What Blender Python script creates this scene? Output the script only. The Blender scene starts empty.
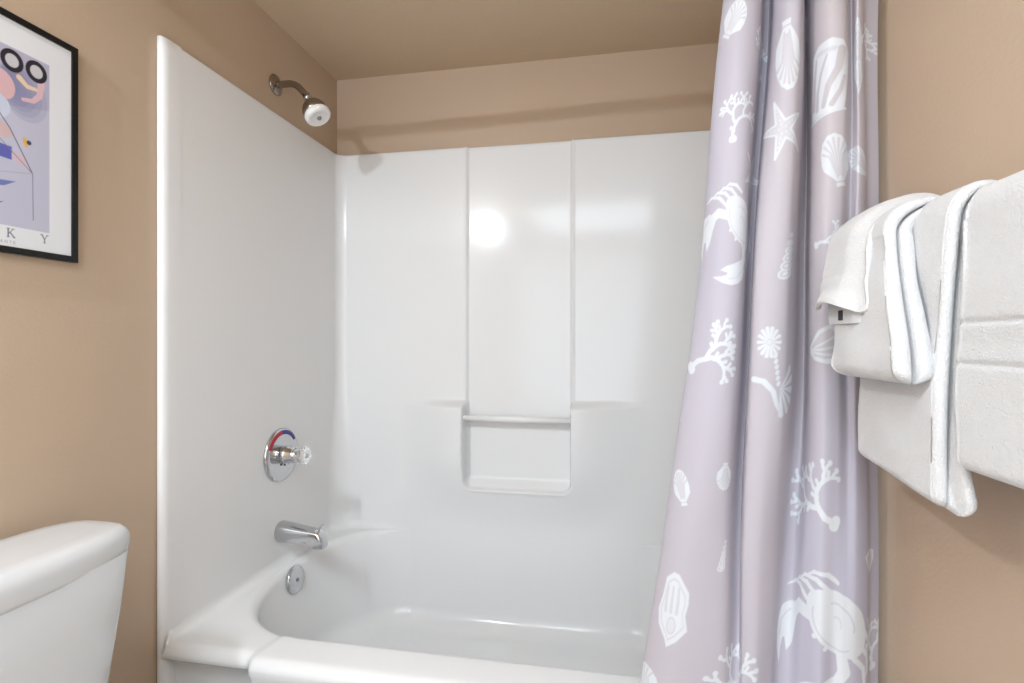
import bpy, bmesh, math, random
import numpy as np
from mathutils import Vector, Matrix

random.seed(4)
rng = np.random.default_rng(11)
sc = bpy.context.scene
COL = sc.collection
PI = math.pi

# ------------------------------------------------------------------ camera, world, lights, exposure
CAM = (1.04, -1.88, 1.13)
cd = bpy.data.cameras.new('camera')
cd.sensor_width = 36.0
cd.lens = 528.0 / 1024.0 * 36.0
cd.clip_start = 0.01
cam = bpy.data.objects.new('camera', cd)
cam.location = CAM
cam.rotation_euler = (PI / 2, 0, math.atan(99 / 528))
COL.objects.link(cam)
sc.camera = cam

sc.view_settings.view_transform = 'Standard'
sc.view_settings.look = 'None'
sc.view_settings.gamma = 1.0
sc.view_settings.use_curve_mapping = False
sc.view_settings.exposure = 0.21

w = bpy.data.worlds.new('world')
sc.world = w
w.use_nodes = True
w.node_tree.nodes['Background'].inputs[0].default_value = (0.80, 0.88, 1.0, 1)
w.node_tree.nodes['Background'].inputs[1].default_value = 0.6


def area(name, loc, rot, sx, sy, power, color):
    l = bpy.data.lights.new(name, 'AREA')
    l.shape = 'RECTANGLE'
    l.size, l.size_y = sx, sy
    l.energy = power
    l.color = color
    o = bpy.data.objects.new(name, l)
    o.location = loc
    o.rotation_euler = rot
    COL.objects.link(o)
    return o


# daylight entering through the rear window, an added fill light under the ceiling, and the vanity bulbs (light of each bulb sits at its globe)
area('window_daylight', (0.75, -3.36, 1.25), (PI / 2, 0, 0), 1.2, 1.45, 16, (0.83, 0.92, 1.0))
area('ceiling_fill_light', (0.90, -2.35, 2.095), (0, 0, 0), 0.9, 0.9, 18, (0.78, 0.90, 1.0))
VANITY = [(0.13, -1.97, 1.985), (0.13, -2.09, 1.985)]
# ------------------------------------------------------------------ materials
def lin(c):
    return tuple(((v / 255.0) / 12.92 if v / 255.0 <= 0.04045 else (((v / 255.0) + 0.055) / 1.055) ** 2.4) for v in c)


def mat(name, rgb, rough=0.5, metal=0.0, noise=0.0, nscale=8.0, bump=0.0, bscale=200.0, bdist=0.001, coat=0.0,
        spec=0.5, trans=0.0, sheen=0.0, emit=0.0, ior=1.45):
    m = bpy.data.materials.new(name)
    m.use_nodes = True
    nt = m.node_tree
    b = nt.nodes['Principled BSDF']
    c = lin(rgb)
    b.inputs['Roughness'].default_value = rough
    b.inputs['Metallic'].default_value = metal
    b.inputs['Specular IOR Level'].default_value = spec
    b.inputs['Coat Weight'].default_value = coat
    b.inputs['Coat Roughness'].default_value = 0.04
    b.inputs['Transmission Weight'].default_value = trans
    b.inputs['Sheen Weight'].default_value = sheen
    b.inputs['IOR'].default_value = ior
    if emit:
        b.inputs['Emission Color'].default_value = (*c, 1)
        b.inputs['Emission Strength'].default_value = emit
    tc = nt.nodes.new('ShaderNodeTexCoord')
    n = nt.nodes.new('ShaderNodeTexNoise')
    n.inputs['Scale'].default_value = nscale
    n.inputs['Detail'].default_value = 4
    nt.links.new(tc.outputs['Object'], n.inputs['Vector'])
    mix = nt.nodes.new('ShaderNodeMix')
    mix.data_type = 'RGBA'
    mix.inputs['A'].default_value = (*[x * (1 - noise) for x in c], 1)
    mix.inputs['B'].default_value = (*[min(1, x * (1 + noise)) for x in c], 1)
    nt.links.new(n.outputs['Fac'], mix.inputs['Factor'])
    nt.links.new(mix.outputs['Result'], b.inputs['Base Color'])
    if bump:
        n2 = nt.nodes.new('ShaderNodeTexNoise')
        n2.inputs['Scale'].default_value = bscale
        n2.inputs['Detail'].default_value = 3
        nt.links.new(tc.outputs['Object'], n2.inputs['Vector'])
        bp = nt.nodes.new('ShaderNodeBump')
        bp.inputs['Strength'].default_value = bump
        bp.inputs['Distance'].default_value = bdist
        nt.links.new(n2.outputs['Fac'], bp.inputs['Height'])
        nt.links.new(bp.outputs['Normal'], b.inputs['Normal'])
    return m


M_WALL = mat('tan wall paint', (192, 170, 147), 0.42, noise=0.02, nscale=3, bump=0.35, bscale=160, bdist=0.0012)
M_CEIL = mat('tan ceiling paint', (203, 180, 152), 0.7, noise=0.02, nscale=3, bump=0.5, bscale=140, bdist=0.0015)
M_FLOOR = mat('grey vinyl floor', (196, 190, 182), 0.5, noise=0.05, nscale=14)
M_TRIM = mat('white trim paint', (232, 230, 226), 0.35, noise=0.01)
M_GEL = mat('white gelcoat', (231, 231, 231), 0.15, noise=0.006, nscale=5, bump=0.05, bscale=9, bdist=0.002, coat=0.08, spec=0.35)
M_PORC = mat('white porcelain', (208, 210, 212), 0.12, noise=0.005, nscale=4, coat=0.5)
M_CHROME = mat('chrome', (205, 206, 208), 0.12, metal=1.0, noise=0.02, nscale=30)
M_NICKEL = mat('worn chrome', (158, 150, 142), 0.22, metal=1.0, noise=0.05, nscale=60)
M_DARK = mat('dark gasket', (40, 38, 38), 0.5, noise=0.1)
M_PLASTIC = mat('white spray face plastic', (238, 237, 236), 0.3, noise=0.02, nscale=60)
M_RED = mat('red enamel', (176, 34, 60), 0.3, noise=0.03)
M_BLUE = mat('blue enamel', (52, 48, 130), 0.3, noise=0.03)
M_ACRYL = mat('clear acrylic', (250, 250, 250), 0.06, trans=0.92, ior=1.4, noise=0.01)
M_BLACK = mat('black frame lacquer', (14, 14, 16), 0.35, noise=0.1, nscale=20)
M_TERRY = mat('white terry cotton', (212, 212, 213), 0.95, noise=0.03, nscale=60, bump=0.9, bscale=450, bdist=0.0020, sheen=0.3, spec=0.1)
M_TERRYHEM = mat('white woven cotton hem', (214, 214, 216), 0.9, noise=0.01, nscale=40, bump=0.3, bscale=900, bdist=0.0008, spec=0.1)
M_LABEL = mat('charcoal woven label', (58, 58, 64), 0.8, noise=0.5, nscale=300)
M_ROD = mat('brushed steel rod', (190, 188, 185), 0.25, metal=1.0, noise=0.02)
M_SEAT = mat('white toilet seat plastic', (232, 232, 232), 0.2, noise=0.01)
M_CAULK = mat('old caulk', (150, 128, 106), 0.6, noise=0.2, nscale=60)
M_BULB = mat('lit clear bulb', (232, 243, 254), 0.4, emit=1950.0)
M_FILL = mat('lit fill diffuser', (235, 243, 250), 0.4, emit=2.0)  # glow of the added ceiling fill panel


def attr_mat(name, attr, rough, translucent=0.0, base=None, tint=None, spec=0.3, weave=0.0):
    """colour comes from a mesh attribute holding the printed pattern"""
    m = bpy.data.materials.new(name)
    m.use_nodes = True
    nt = m.node_tree
    b = nt.nodes['Principled BSDF']
    b.inputs['Roughness'].default_value = rough
    b.inputs['Specular IOR Level'].default_value = spec
    a = nt.nodes.new('ShaderNodeAttribute')
    a.attribute_name = attr
    nt.links.new(a.outputs['Color'], b.inputs['Base Color'])
    if weave:
        tc = nt.nodes.new('ShaderNodeTexCoord')
        n2 = nt.nodes.new('ShaderNodeTexNoise')
        n2.inputs['Scale'].default_value = 700
        mp = nt.nodes.new('ShaderNodeMapping')
        mp.inputs['Scale'].default_value = (1, 1, 0.25)
        nt.links.new(tc.outputs['Object'], mp.inputs['Vector'])
        nt.links.new(mp.outputs['Vector'], n2.inputs['Vector'])
        bp = nt.nodes.new('ShaderNodeBump')
        bp.inputs['Strength'].default_value = weave
        bp.inputs['Distance'].default_value = 0.0005
        nt.links.new(n2.outputs['Fac'], bp.inputs['Height'])
        nt.links.new(bp.outputs['Normal'], b.inputs['Normal'])
    if translucent:
        t = nt.nodes.new('ShaderNodeBsdfTranslucent')
        nt.links.new(a.outputs['Color'], t.inputs['Color'])
        mx = nt.nodes.new('ShaderNodeMixShader')
        mx.inputs[0].default_value = translucent
        out = nt.nodes['Material Output']
        nt.links.new(b.outputs[0], mx.inputs[1])
        nt.links.new(t.outputs[0], mx.inputs[2])
        nt.links.new(mx.outputs[0], out.inputs[0])
    return m


M_CURTAIN = attr_mat('printed polyester', 'print', 0.6, translucent=0.15, weave=0.25)
M_POSTER = attr_mat('printed poster paper', 'print', 0.5)


# ------------------------------------------------------------------ helpers
def tag(o, label, cat, group=None):
    o['label'] = label
    o['category'] = cat
    if group:
        o['group'] = group
    return o


def thing(name, label, cat, loc=(0, 0, 0), group=None):
    o = bpy.data.objects.new(name, None)
    o.empty_display_size = 0.05
    COL.objects.link(o)
    o.location = loc
    return tag(o, label, cat, group)


def link(name, me, m, parent=None, smooth=True, loc=None):
    o = bpy.data.objects.new(name, me)
    COL.objects.link(o)
    if m is not None and not me.materials:
        me.materials.append(m)
    if smooth:
        me.polygons.foreach_set('use_smooth', [True] * len(me.polygons))
    if parent is not None:
        o.parent = parent
        o.matrix_parent_inverse = Matrix.Translation(-Vector(parent.location)) if loc is None else Matrix.Identity(4)
    if loc is not None:
        o.location = loc
    return o


def grid_mesh(name, P, wrap_u=False, wrap_v=False, caps=False):
    """P (n,m,3) array of world points -> quad mesh"""
    P = np.asarray(P, dtype=np.float64)
    n, m = P.shape[:2]
    idx = np.arange(n * m).reshape(n, m)
    if wrap_u:
        idx = np.vstack([idx, idx[:1]])
    if wrap_v:
        idx = np.hstack([idx, idx[:, :1]])
    q = np.stack([idx[:-1, :-1], idx[1:, :-1], idx[1:, 1:], idx[:-1, 1:]], -1).reshape(-1, 4)
    me = bpy.data.meshes.new(name)
    me.vertices.add(n * m)
    me.vertices.foreach_set('co', P.reshape(-1))
    nf = len(q)
    caplist = []
    if caps and wrap_v:
        base = np.arange(n * m).reshape(n, m)
        caplist = [list(base[0]), list(base[-1][::-1])]
    tot = nf * 4 + sum(len(c) for c in caplist)
    me.loops.add(tot)
    loops = np.concatenate([q.reshape(-1)] + [np.array(c) for c in caplist]) if caplist else q.reshape(-1)
    me.loops.foreach_set('vertex_index', loops.astype(np.int32))
    me.polygons.add(nf + len(caplist))
    starts = list(np.arange(nf) * 4)
    s = nf * 4
    for c in caplist:
        starts.append(s)
        s += len(c)
    me.polygons.foreach_set('loop_start', np.array(starts, dtype=np.int32))
    me.update(calc_edges=True)
    me.validate()
    return me


def finish_bm(name, bm, m, parent=None, smooth=False, bevel=0.0, seg=2):
    if bevel:
        bmesh.ops.bevel(bm, geom=list(bm.edges), offset=bevel, segments=seg, affect='EDGES', profile=0.5)
    bmesh.ops.recalc_face_normals(bm, faces=list(bm.faces))
    me = bpy.data.meshes.new(name)
    bm.to_mesh(me)
    bm.free()
    return link(name, me, m, parent, smooth)


def add_box(bm, x0, x1, y0, y1, z0, z1):
    vs = [bm.verts.new((x, y, z)) for z in (z0, z1) for y in (y0, y1) for x in (x0, x1)]
    for f in ((0, 2, 3, 1), (4, 5, 7, 6), (0, 1, 5, 4), (2, 6, 7, 3), (0, 4, 6, 2), (1, 3, 7, 5)):
        bm.faces.new([vs[i] for i in f])


def box(name, b, m, parent=None, bevel=0.0, kind=None, seg=2):
    bm = bmesh.new()
    add_box(bm, *b)
    o = finish_bm(name, bm, m, parent, smooth=False, bevel=bevel, seg=seg)
    if kind:
        o['kind'] = kind
    return o


def frame_of(axis):
    a = Vector(axis).normalized()
    ref = Vector((0, 0, 1)) if abs(a.z) < 0.9 else Vector((1, 0, 0))
    u = a.cross(ref).normalized()
    v = a.cross(u).normalized()
    return a, u, v


def lathe(name, origin, axis, prof, m, parent=None, n=48, mod=None):
    """prof: list of (distance along axis, radius)"""
    a, u, v = frame_of(axis)
    a, u, v = np.array(a), np.array(u), np.array(v)
    P = []
    th = np.linspace(0, 2 * PI, n, endpoint=False)
    for d, r in prof:
        rr = np.full(n, max(r, 1e-5))
        if mod is not None:
            rr = rr * mod(th, d)
        P.append(np.array(origin) + a * d + rr[:, None] * (np.cos(th)[:, None] * u + np.sin(th)[:, None] * v))
    me = grid_mesh(name, P, wrap_v=True)
    o = link(name, me, m, parent)
    return o


def sweep_tube(name, pts, r, m, parent=None, n=20, rads=None):
    pts = [Vector(p) for p in pts]
    P = []
    up = None
    for i, p in enumerate(pts):
        t = (pts[min(i + 1, len(pts) - 1)] - pts[max(i - 1, 0)]).normalized()
        if up is None:
            _, u, v = frame_of(t)
        else:
            u = (up - t * up.dot(t)).normalized()
            v = t.cross(u)
        up = u
        rr = rads[i] if rads else r
        P.append([tuple(p + rr * (math.cos(k * 2 * PI / n) * u + math.sin(k * 2 * PI / n) * v)) for k in range(n)])
    me = grid_mesh(name, np.array(P), wrap_v=True, caps=True)
    return link(name, me, m, parent)


def sstep(a, b, x):
    t = np.clip((np.asarray(x, dtype=float) - a) / (b - a), 0, 1)
    return t * t * (3 - 2 * t)


# ------------------------------------------------------------------ the room
RX, RY, RZ = 1.50, -3.40, 2.138


def wall_obj(name, b, m=M_WALL):
    return box(name, b, m, kind='structure')


wall_obj('wall_left', (-0.1, 0, RY - 0.1, 0.1, 0, RZ))
wall_obj('wall_right', (RX, RX + 0.1, RY - 0.1, 0.1, 0, RZ))
wall_obj('wall_back', (0, RX, 0, 0.1, 0, RZ))
# rear wall with a window opening
bm = bmesh.new()
WX0, WX1, WZ0, WZ1 = 0.12, 1.38, 0.48, 2.02
add_box(bm, 0, WX0, RY - 0.1, RY, 0, RZ)
add_box(bm, WX1, RX, RY - 0.1, RY, 0, RZ)
add_box(bm, WX0, WX1, RY - 0.1, RY, 0, WZ0)
add_box(bm, WX0, WX1, RY - 0.1, RY, WZ1, RZ)
o = finish_bm('wall_rear', bm, M_WALL)
o['kind'] = 'structure'
box('floor', (-0.1, RX + 0.1, RY - 0.1, 0.1, -0.08, 0), M_FLOOR, kind='structure')
box('ceiling', (-0.1, RX + 0.1, RY - 0.1, 0.1, RZ, RZ + 0.08), M_CEIL, kind='structure')
bm = bmesh.new()
for (x0, x1, z0, z1) in ((WX0, WX0 + .05, WZ0, WZ1), (WX1 - .05, WX1, WZ0, WZ1), (WX0 + .05, WX1 - .05, WZ0, WZ0 + .05),
                         (WX0 + .05, WX1 - .05, WZ1 - .05, WZ1), (WX0 + .05, WX1 - .05, 1.34, 1.375)):
    add_box(bm, x0, x1, RY - 0.075, RY - 0.03, z0, z1)
o = finish_bm('window_1', bm, M_TRIM)
o['kind'] = 'structure'
for nm, b in (('baseboard_left', (0, 0.014, RY, -0.84, 0, 0.09)), ('baseboard_right', (RX - .014, RX, RY, -0.84, 0, 0.09)),
              ('baseboard_rear', (0.014, RX - .014, RY, RY + .014, 0, 0.09))):
    box(nm, b, M_TRIM, kind='structure')

# ------------------------------------------------------------------ one-piece tub and shower unit
SX0, SX1, SYB, SYF = 0.02, 1.48, -0.02, -0.809      # inner faces of the unit, its front edge
ZT, ZR = 1.834, 0.43                                  # top of the walls, height of the tub rim
tub = thing('bathtub_shower_unit', 'glossy white moulded bathtub with high shower walls filling the alcove', 'bathtub', (0.78, -0.4, 0))


def bulge(x):
    """how far the lower back wall stands forward around the niche"""
    return sstep(0.27, 0.52, x) * (1 - sstep(0.915, 1.17, x))


def back_off(x, z):
    """forward distance of the moulded back wall from its base plane"""
    ledge = 0.914 + 0.008 * sstep(0.8, 1.1, x)
    low = 1 - sstep(ledge - 0.022, ledge + 0.006, z)
    decay = sstep(0.46, 0.74, z) * 0.8 + 0.2
    d = 0.072 * bulge(x) * low * decay
    xl, xr = 0.527, 0.903
    top = sstep(ledge - 0.02, ledge, z)
    for xe in (xl - 0.006, xr + 0.006):
        d = d + 0.0035 * np.exp(-((x - xe) / 0.004) ** 2) * top
    zc, rc = 0.606, 0.03
    ax = np.maximum(np.abs(x - (xl + xr) / 2) - ((xr - xl) / 2 - rc), 0)
    az = np.maximum((zc + rc) - z, 0)
    dist = rc - np.hypot(ax, az)
    inside = sstep(-0.005, 0.005, dist)
    sill = (1 - sstep(zc, zc + 0.035, z)) * 0.030
    d = d * (1 - inside) + inside * (-0.007 + sill)
    lipx = sstep(xl + .01, xl + .03, x) * (1 - sstep(xr - .03, xr - .01, x))
    d = d + 0.003 * np.exp(-((z - (zc - 0.006)) / 0.006) ** 2) * lipx
    return d


def corner_r(z):
    return 0.035 + 0.05 * (1 - sstep(0.55, 1.0, z))


NL, NC, NB, NF = 120, 26, 480, 300


def path_row(z, back=True):
    """wall outline (left front -> left -> back -> right -> right front) at height z"""
    r = corner_r(z)
    pts = []
    y = np.linspace(SYF, SYB - r, NL)
    pts.append(np.stack([np.full(NL, SX0), y], 1))
    a = np.linspace(PI, PI / 2, NC + 2)[1:-1]
    pts.append(np.stack([SX0 + r + r * np.cos(a), SYB - r + r * np.sin(a)], 1))
    x = np.linspace(SX0 + r, SX1 - r, NB)
    pts.append(np.stack([x, SYB - back_off(x, z)], 1))
    a = np.linspace(PI / 2, 0, NC + 2)[1:-1]
    pts.append(np.stack([SX1 - r + r * np.cos(a), SYB - r + r * np.sin(a)], 1))
    y = np.linspace(SYB - r, SYF, NL)
    pts.append(np.stack([np.full(NL, SX1), y], 1))
    return np.concatenate(pts)


zs = np.unique(np.concatenate([np.linspace(0.455, 0.59, 30), np.linspace(0.59, 0.94, 150), np.linspace(0.94, ZT, 70)]))
rows = []
for z in zs:
    p = path_row(z)
    rows.append(np.column_stack([p, np.full(len(p), z)]))
# rounded top lip turning back to the stud wall
top = rows[-1]


def outward(p, d):
    """shift the wall outline outwards by d"""
    q = p.copy()
    q[:, 0] = np.where(p[:, 0] < SX0 + .04, p[:, 0] - d * np.clip((SX0 + .04 - p[:, 0]) / .04, 0, 1), q[:, 0])
    q[:, 0] = np.where(p[:, 0] > SX1 - .04, p[:, 0] + d * np.clip((p[:, 0] - SX1 + .04) / .04, 0, 1), q[:, 0])
    q[:, 1] = np.where(p[:, 1] > SYB - .04, p[:, 1] + d * np.clip((p[:, 1] - SYB + .04) / .05, 0, 1), q[:, 1])
    q[:, 1] = np.minimum(q[:, 1], -0.001)
    return q


for dz, dd in ((0.003, 0.001), (0.005, 0.004), (0.006, 0.010), (0.006, 0.017)):
    q = outward(top, dd)
    q[:, 2] = ZT + dz
    rows.append(q)
me = grid_mesh('shower_wall', np.array(rows))
link('shower_wall', me, M_GEL, tub)

# front flanges that finish the side walls (rounded nose)
for sx, x_in, x_out in ((1, SX0, 0.0005), (-1, SX1, RX - 0.0005)):
    P = []
    for z in np.linspace(0.0, ZT + 0.006, 60):
        row = []
        rr = 0.018
        for (fx, fy) in [(-0.0004, 0.035), (-0.0003, 0.003)] + [(0.011 * (1 - math.cos(a)), -rr * math.sin(a)) for a in np.linspace(0.15, PI / 2, 8)] + [(0.0165, -rr + 0.0005), (0.0190, -rr + 0.003), (0.0195, 0.01)]:
            row.append((x_in - sx * fx, SYF + fy, min(z, ZT + 0.006 - (0 if fx > .004 else 0.001))))
        P.append(row)
    P = [[(p[0], p[1] + 0.004, ZT + 0.006) if False else p for p in r] for r in P]
    # close the top
    last = P[-1]
    cx = sum(p[0] for p in last) / len(last)
    P.append([(p[0] * 0.3 + cx * 0.7, SYF + 0.008, ZT + 0.0065) for p in last])
    me = grid_mesh('front_flange', np.array(P))
    link('front_flange', me, M_GEL, tub)

# --- tub: deck, basin, front rim
YO, YI = -0.850, -0.735          # outer and inner edge of the front rim
r0 = corner_r(0.455)
wallring = path_row(0.455)
fx = np.linspace(SX1, SX0, NF + 2)[1:-1]


def front_y(x):
    s = sstep(0.240, 0.268, x) * (1 - sstep(1.23, 1.26, x))
    return YO + 0.018 - 0.024 * s, s


fy, fs = front_y(fx)
O = np.concatenate([wallring, np.stack([fx, fy], 1)])
isF = np.concatenate([np.zeros(len(wallring)), np.ones(NF)])
# basin lip
xl, xr = 0.062, 1.44
yc = (YI + SYB) / 2
hb = (SYB - YI) / 2


def se(t, e=2.35):
    """superellipse quarter helper"""
    c, s = math.cos(t), math.sin(t)
    return (abs(c) ** (2 / e)) * (1 if c >= 0 else -1), (abs(s) ** (2 / e)) * (1 if s >= 0 else -1)


XA, XB = 0.345, 1.12
EXP = 2.35
Lp = []
for (ox, oy) in O:
    if XA <= ox <= XB:
        ly = yc + hb if oy > yc else yc - hb
        Lp.append((ox, min(ly, oy) if oy > yc else ly))
        continue
    cx0, ea = (XA, XA - xl) if ox < XA else (XB, xr - XB)
    vx, vy = ox - cx0, oy - yc
    k = 1 / ((abs(vx) / ea) ** EXP + (abs(vy) / hb) ** EXP) ** (1 / EXP)
    k = min(k, 1.0)
    Lp.append((cx0 + vx * k, yc + vy * k))
Lp = np.array(Lp)
# smooth the wall-side points of the back: match x of the outer ring to the lip so the wall runs straight down
O2 = O.copy()
Z0 = 0.455
rings = []
D = Lp - O
Wd = np.maximum(np.hypot(D[:, 0], D[:, 1]), 1e-6)
Dn = D / Wd[:, None]
rf = np.minimum(0.025, Wd * 0.5)
rl = np.minimum(0.028, Wd * 0.5)
raise_ = isF * np.concatenate([np.zeros(len(wallring)), fs]) * 0.004


def ring(dist, z):
    p = O + Dn * dist[:, None]
    return np.column_stack([p, z])


one = np.ones(len(O))
notF = 1 - isF
# apron round-over below the rim on the front, wall foot elsewhere
for a in np.linspace(0, PI / 2, 8):
    d = rf * (1 - math.cos(a))
    z = notF * (ZR + (Z0 - ZR) * (1 - math.sin(a))) + isF * (ZR + raise_ - rf * (1 - math.sin(a)))
    rings.append(ring(d, z))
for f in (0.25, 0.5, 0.75):
    rings.append(ring(rf + (Wd - rl - rf) * f, ZR + raise_ * (1 - 0 * f)))
Lr = []
for a in np.linspace(0, PI / 2, 8):
    d = Wd - rl * (1 - math.sin(a))
    z = ZR + raise_ - np.maximum(rl, 0.004) * (1 - math.cos(a))
    rings.append(ring(d, z))
# basin wall going down and in
cen = np.array([[min(max(p[0], 0.42), 1.1), yc] for p in Lp])
E = cen - Lp
En = E / np.maximum(np.hypot(E[:, 0], E[:, 1]), 1e-6)[:, None]
El = np.hypot(E[:, 0], E[:, 1])
lipz = rings[-1][:, 2]
nearback = np.clip((Lp[:, 1] - (yc + hb * 0.8)) / (hb * 0.2), 0, 1)
slope = 0.10 - 0.085 * nearback + 0.55 * sstep(1.1, 1.45, Lp[:, 0]) + 0.06 * (1 - sstep(0.1, 0.4, Lp[:, 0]))
fl = 0.105
rfl = 0.075
for f in np.linspace(0.08, 1, 12):
    z = lipz + (fl + rfl - lipz) * f
    d = slope * (lipz - z)
    rings.append(np.column_stack([Lp + En * d[:, None], z]))
dlast = slope * (lipz - (fl + rfl))
for a in np.linspace(0.2, PI / 2, 7):
    d = dlast + rfl * (1 - math.cos(a)) * 1.1
    z = fl + rfl * (1 - math.sin(a))
    rings.append(np.column_stack([Lp + En * d[:, None], one * z]))
dd = dlast + rfl * 1.1
for f in (0.3, 0.6, 0.85, 1.0):
    d = dd + (El - dd) * f
    rings.append(np.column_stack([Lp + En * d[:, None], one * (fl - 0.006 * f)]))
me = grid_mesh('tub_basin', np.array(rings), wrap_v=True)
link('tub_basin', me, M_GEL, tub)

# apron below the rim: a recessed flat face with a raised centre panel
P = []
xs = np.linspace(SX0, SX1, 260)
ay, asx = front_y(xs)
topz = ZR - 0.0225 + asx * 0.004
for k, (f, dy) in enumerate([(0, 0), (0.02, 0.0), (0.04, 0.010), (0.07, 0.026), (0.11, 0.036), (0.18, 0.040), (0.6, 0.042), (1.0, 0.042)]):
    P.append(np.stack([xs, ay + dy * (1 - asx * 0.8), topz * (1 - f) + 0.002 * f], 1))
me = grid_mesh('apron', np.array(P))
link('apron', me, M_GEL, tub)

# grab bar across the niche
gb = lathe('grab_bar', (0.521, SYB - 0.042, 0.8585), (1, 0, -0.006), [(0, 0), (0, 0.0105), (0.386, 0.0105), (0.386, 0)], M_PLASTIC, tub, 24)
gb['label'] = 'pale satin bar across the niche'

# overflow plate on the basin end wall
ov = lathe('overflow_plate', (0.066, -0.385, 0.386), (1, 0, 0.10), [(0.0, 0.0), (0.0, 0.041), (0.008, 0.043), (0.011, 0.041), (0.013, 0.036), (0.014, 0.0)], M_CHROME, tub, 56)
ov['label'] = 'round chrome overflow plate'
lathe('screw', (0.0795, -0.385, 0.3875), (1, 0, 0.10), [(0, 0), (0, 0.006), (0.003, 0.005), (0.0022, 0.0)], M_NICKEL, ov, 20).matrix_parent_inverse = Matrix.Identity(4)

# caulk line down the outer edge of the left flange
P = []
for z in np.linspace(0.1, ZT - 0.02, 160):
    rr = 0.0016 + 0.0012 * max(0, math.sin(z * 37) * math.sin(z * 91 + 1)) * (1.0 if z < 0.75 else 0.35)
    P.append([(0.0004, SYF - 0.0165 - rr * 1.4 * math.sin(a), z) if k in (0,) else (0.0004 + rr * math.sin(a), SYF - 0.0155 - rr * 1.4 * math.cos(a) * 1.0, z) for k, a in enumerate(np.linspace(0, PI, 6))])
link('caulk_line', grid_mesh('caulk_line', np.array(P)), M_CAULK, tub)

# ------------------------------------------------------------------ shower head, valve, spout
YV = -0.385
sh = thing('wall_mounted_shower', 'chrome shower arm and head with a white spray face, above the white shower wall', 'shower', (0.0, -0.382, 1.938))
ys = -0.382
lathe('wall_flange', (0.0, ys, 1.938), (1, 0, 0), [(0, 0), (0.0, 0.031), (0.003, 0.032), (0.006, 0.029), (0.010, 0.020), (0.012, 0.012), (0.012, 0.009)], M_NICKEL, sh)
arm = []
for t in np.linspace(0, 1, 22):
    # straight out, then bend down 45 degrees
    if t < 0.3:
        arm.append((0.004 + t / 0.3 * 0.041, ys, 1.938))
    elif t < 0.75:
        a = (t - 0.3) / 0.45 * PI * 0.27
        arm.append((0.045 + 0.055 * math.sin(a), ys, 1.938 - 0.055 * (1 - math.cos(a))))
    else:
        a = PI * 0.27
        f = (t - 0.75) / 0.25 * 0.034
        arm.append((0.045 + 0.055 * math.sin(a) + f * math.cos(a), ys, 1.938 - 0.055 * (1 - math.cos(a)) - f * math.sin(a)))
sweep_tube('arm', arm, 0.0105, M_NICKEL, sh)
hx = Vector(arm[-1])
ax = Vector((0.53, -0.06, -0.85)).normalized()
lathe('swivel_nut', hx - ax * 0.006, ax, [(0, 0), (0, 0.0125), (0.012, 0.0125), (0.013, 0.0145), (0.018, 0.0145), (0.020, 0.012), (0.024, 0.0135), (0.028, 0.012)], M_CHROME, sh, 12)
hb_ = lathe('shower_head', hx + ax * 0.020, ax, [(0, 0.006), (0.0, 0.013), (0.006, 0.018), (0.014, 0.028), (0.022, 0.034), (0.032, 0.0375), (0.054, 0.0385), (0.056, 0.034)], M_NICKEL, sh, 56)
fr_ = lathe('spray_face', hx + ax * 0.067, ax, [(0, 0.030), (0.0, 0.0375), (0.004, 0.0395), (0.014, 0.0395), (0.019, 0.036), (0.022, 0.030), (0.0205, 0.028), (0.0205, 0.020), (0.019, 0.018), (0.020, 0.009), (0.020, 0.0)], M_PLASTIC, hb_, 56,
            mod=lambda th, d: 1 + (0.008 * np.sign(np.sin(th * 24)) if 0.003 < d < 0.015 else 0))
lathe('nozzle', hx + ax * 0.087, ax, [(0, 0.0), (0, 0.0075), (0.004, 0.006), (0.0042, 0.0)], M_NICKEL, hb_, 20)

va = thing('shower_valve', 'round chrome valve plate with clear acrylic knob on the shower wall', 'shower valve', (SX0, YV, 0.775))
zv = 0.775
pl = lathe('valve_plate', (SX0, YV, zv), (1, 0, 0), [(0, 0), (0, 0.083), (0.004, 0.0835), (0.008, 0.081), (0.0115, 0.074), (0.012, 0.066), (0.0105, 0.06), (0.012, 0.03), (0.012, 0.0)], M_CHROME, va, 96)


for nm, a0, a1, m in (('hot_band', -1.20, -0.12, M_RED), ('cold_band', -0.12, 0.95, M_BLUE)):
    P = []
    for a in np.linspace(a0, a1, 40):
        P.append([(SX0 + h, YV + r * math.sin(a), zv + r * math.cos(a)) for r, h in ((0.0640, 0.0118), (0.066, 0.0130), (0.0725, 0.0128), (0.0775, 0.0100))])
    o = link(nm, grid_mesh(nm, np.array(P)), m, va)
    o['label'] = 'red band' if m is M_RED else 'blue band'
lathe('sleeve', (SX0 + 0.010, YV, zv), (1, 0, 0), [(0, 0.0), (0, 0.029), (0.020, 0.0285), (0.021, 0.0255), (0.036, 0.0250), (0.037, 0.016), (0.044, 0.015), (0.045, 0.0)], M_CHROME, va, 40)
lathe('set_screw', (SX0 + 0.018, YV - 0.004, zv - 0.027), (0, -0.1, -1), [(0, 0), (0, 0.0035), (0.006, 0.0035), (0.006, 0)], M_DARK, va, 12)
lathe('knob', (SX0 + 0.046, YV, zv), (1, 0, 0), [(0, 0.0), (0, 0.018), (0.006, 0.022), (0.016, 0.020), (0.024, 0.019), (0.030, 0.024), (0.038, 0.028), (0.045, 0.026), (0.047, 0.017), (0.045, 0.008), (0.045, 0.0)], M_ACRYL, va, 72,
      mod=lambda th, d: 1 + 0.055 * np.cos(th * 8) * (1 if 0.001 < d < 0.046 else 0))
lathe('knob_cap', (SX0 + 0.0905, YV, zv), (1, 0, 0), [(0, 0.0), (0, 0.0075), (0.003, 0.0065), (0.003, 0)], M_CHROME, va, 24)

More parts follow.
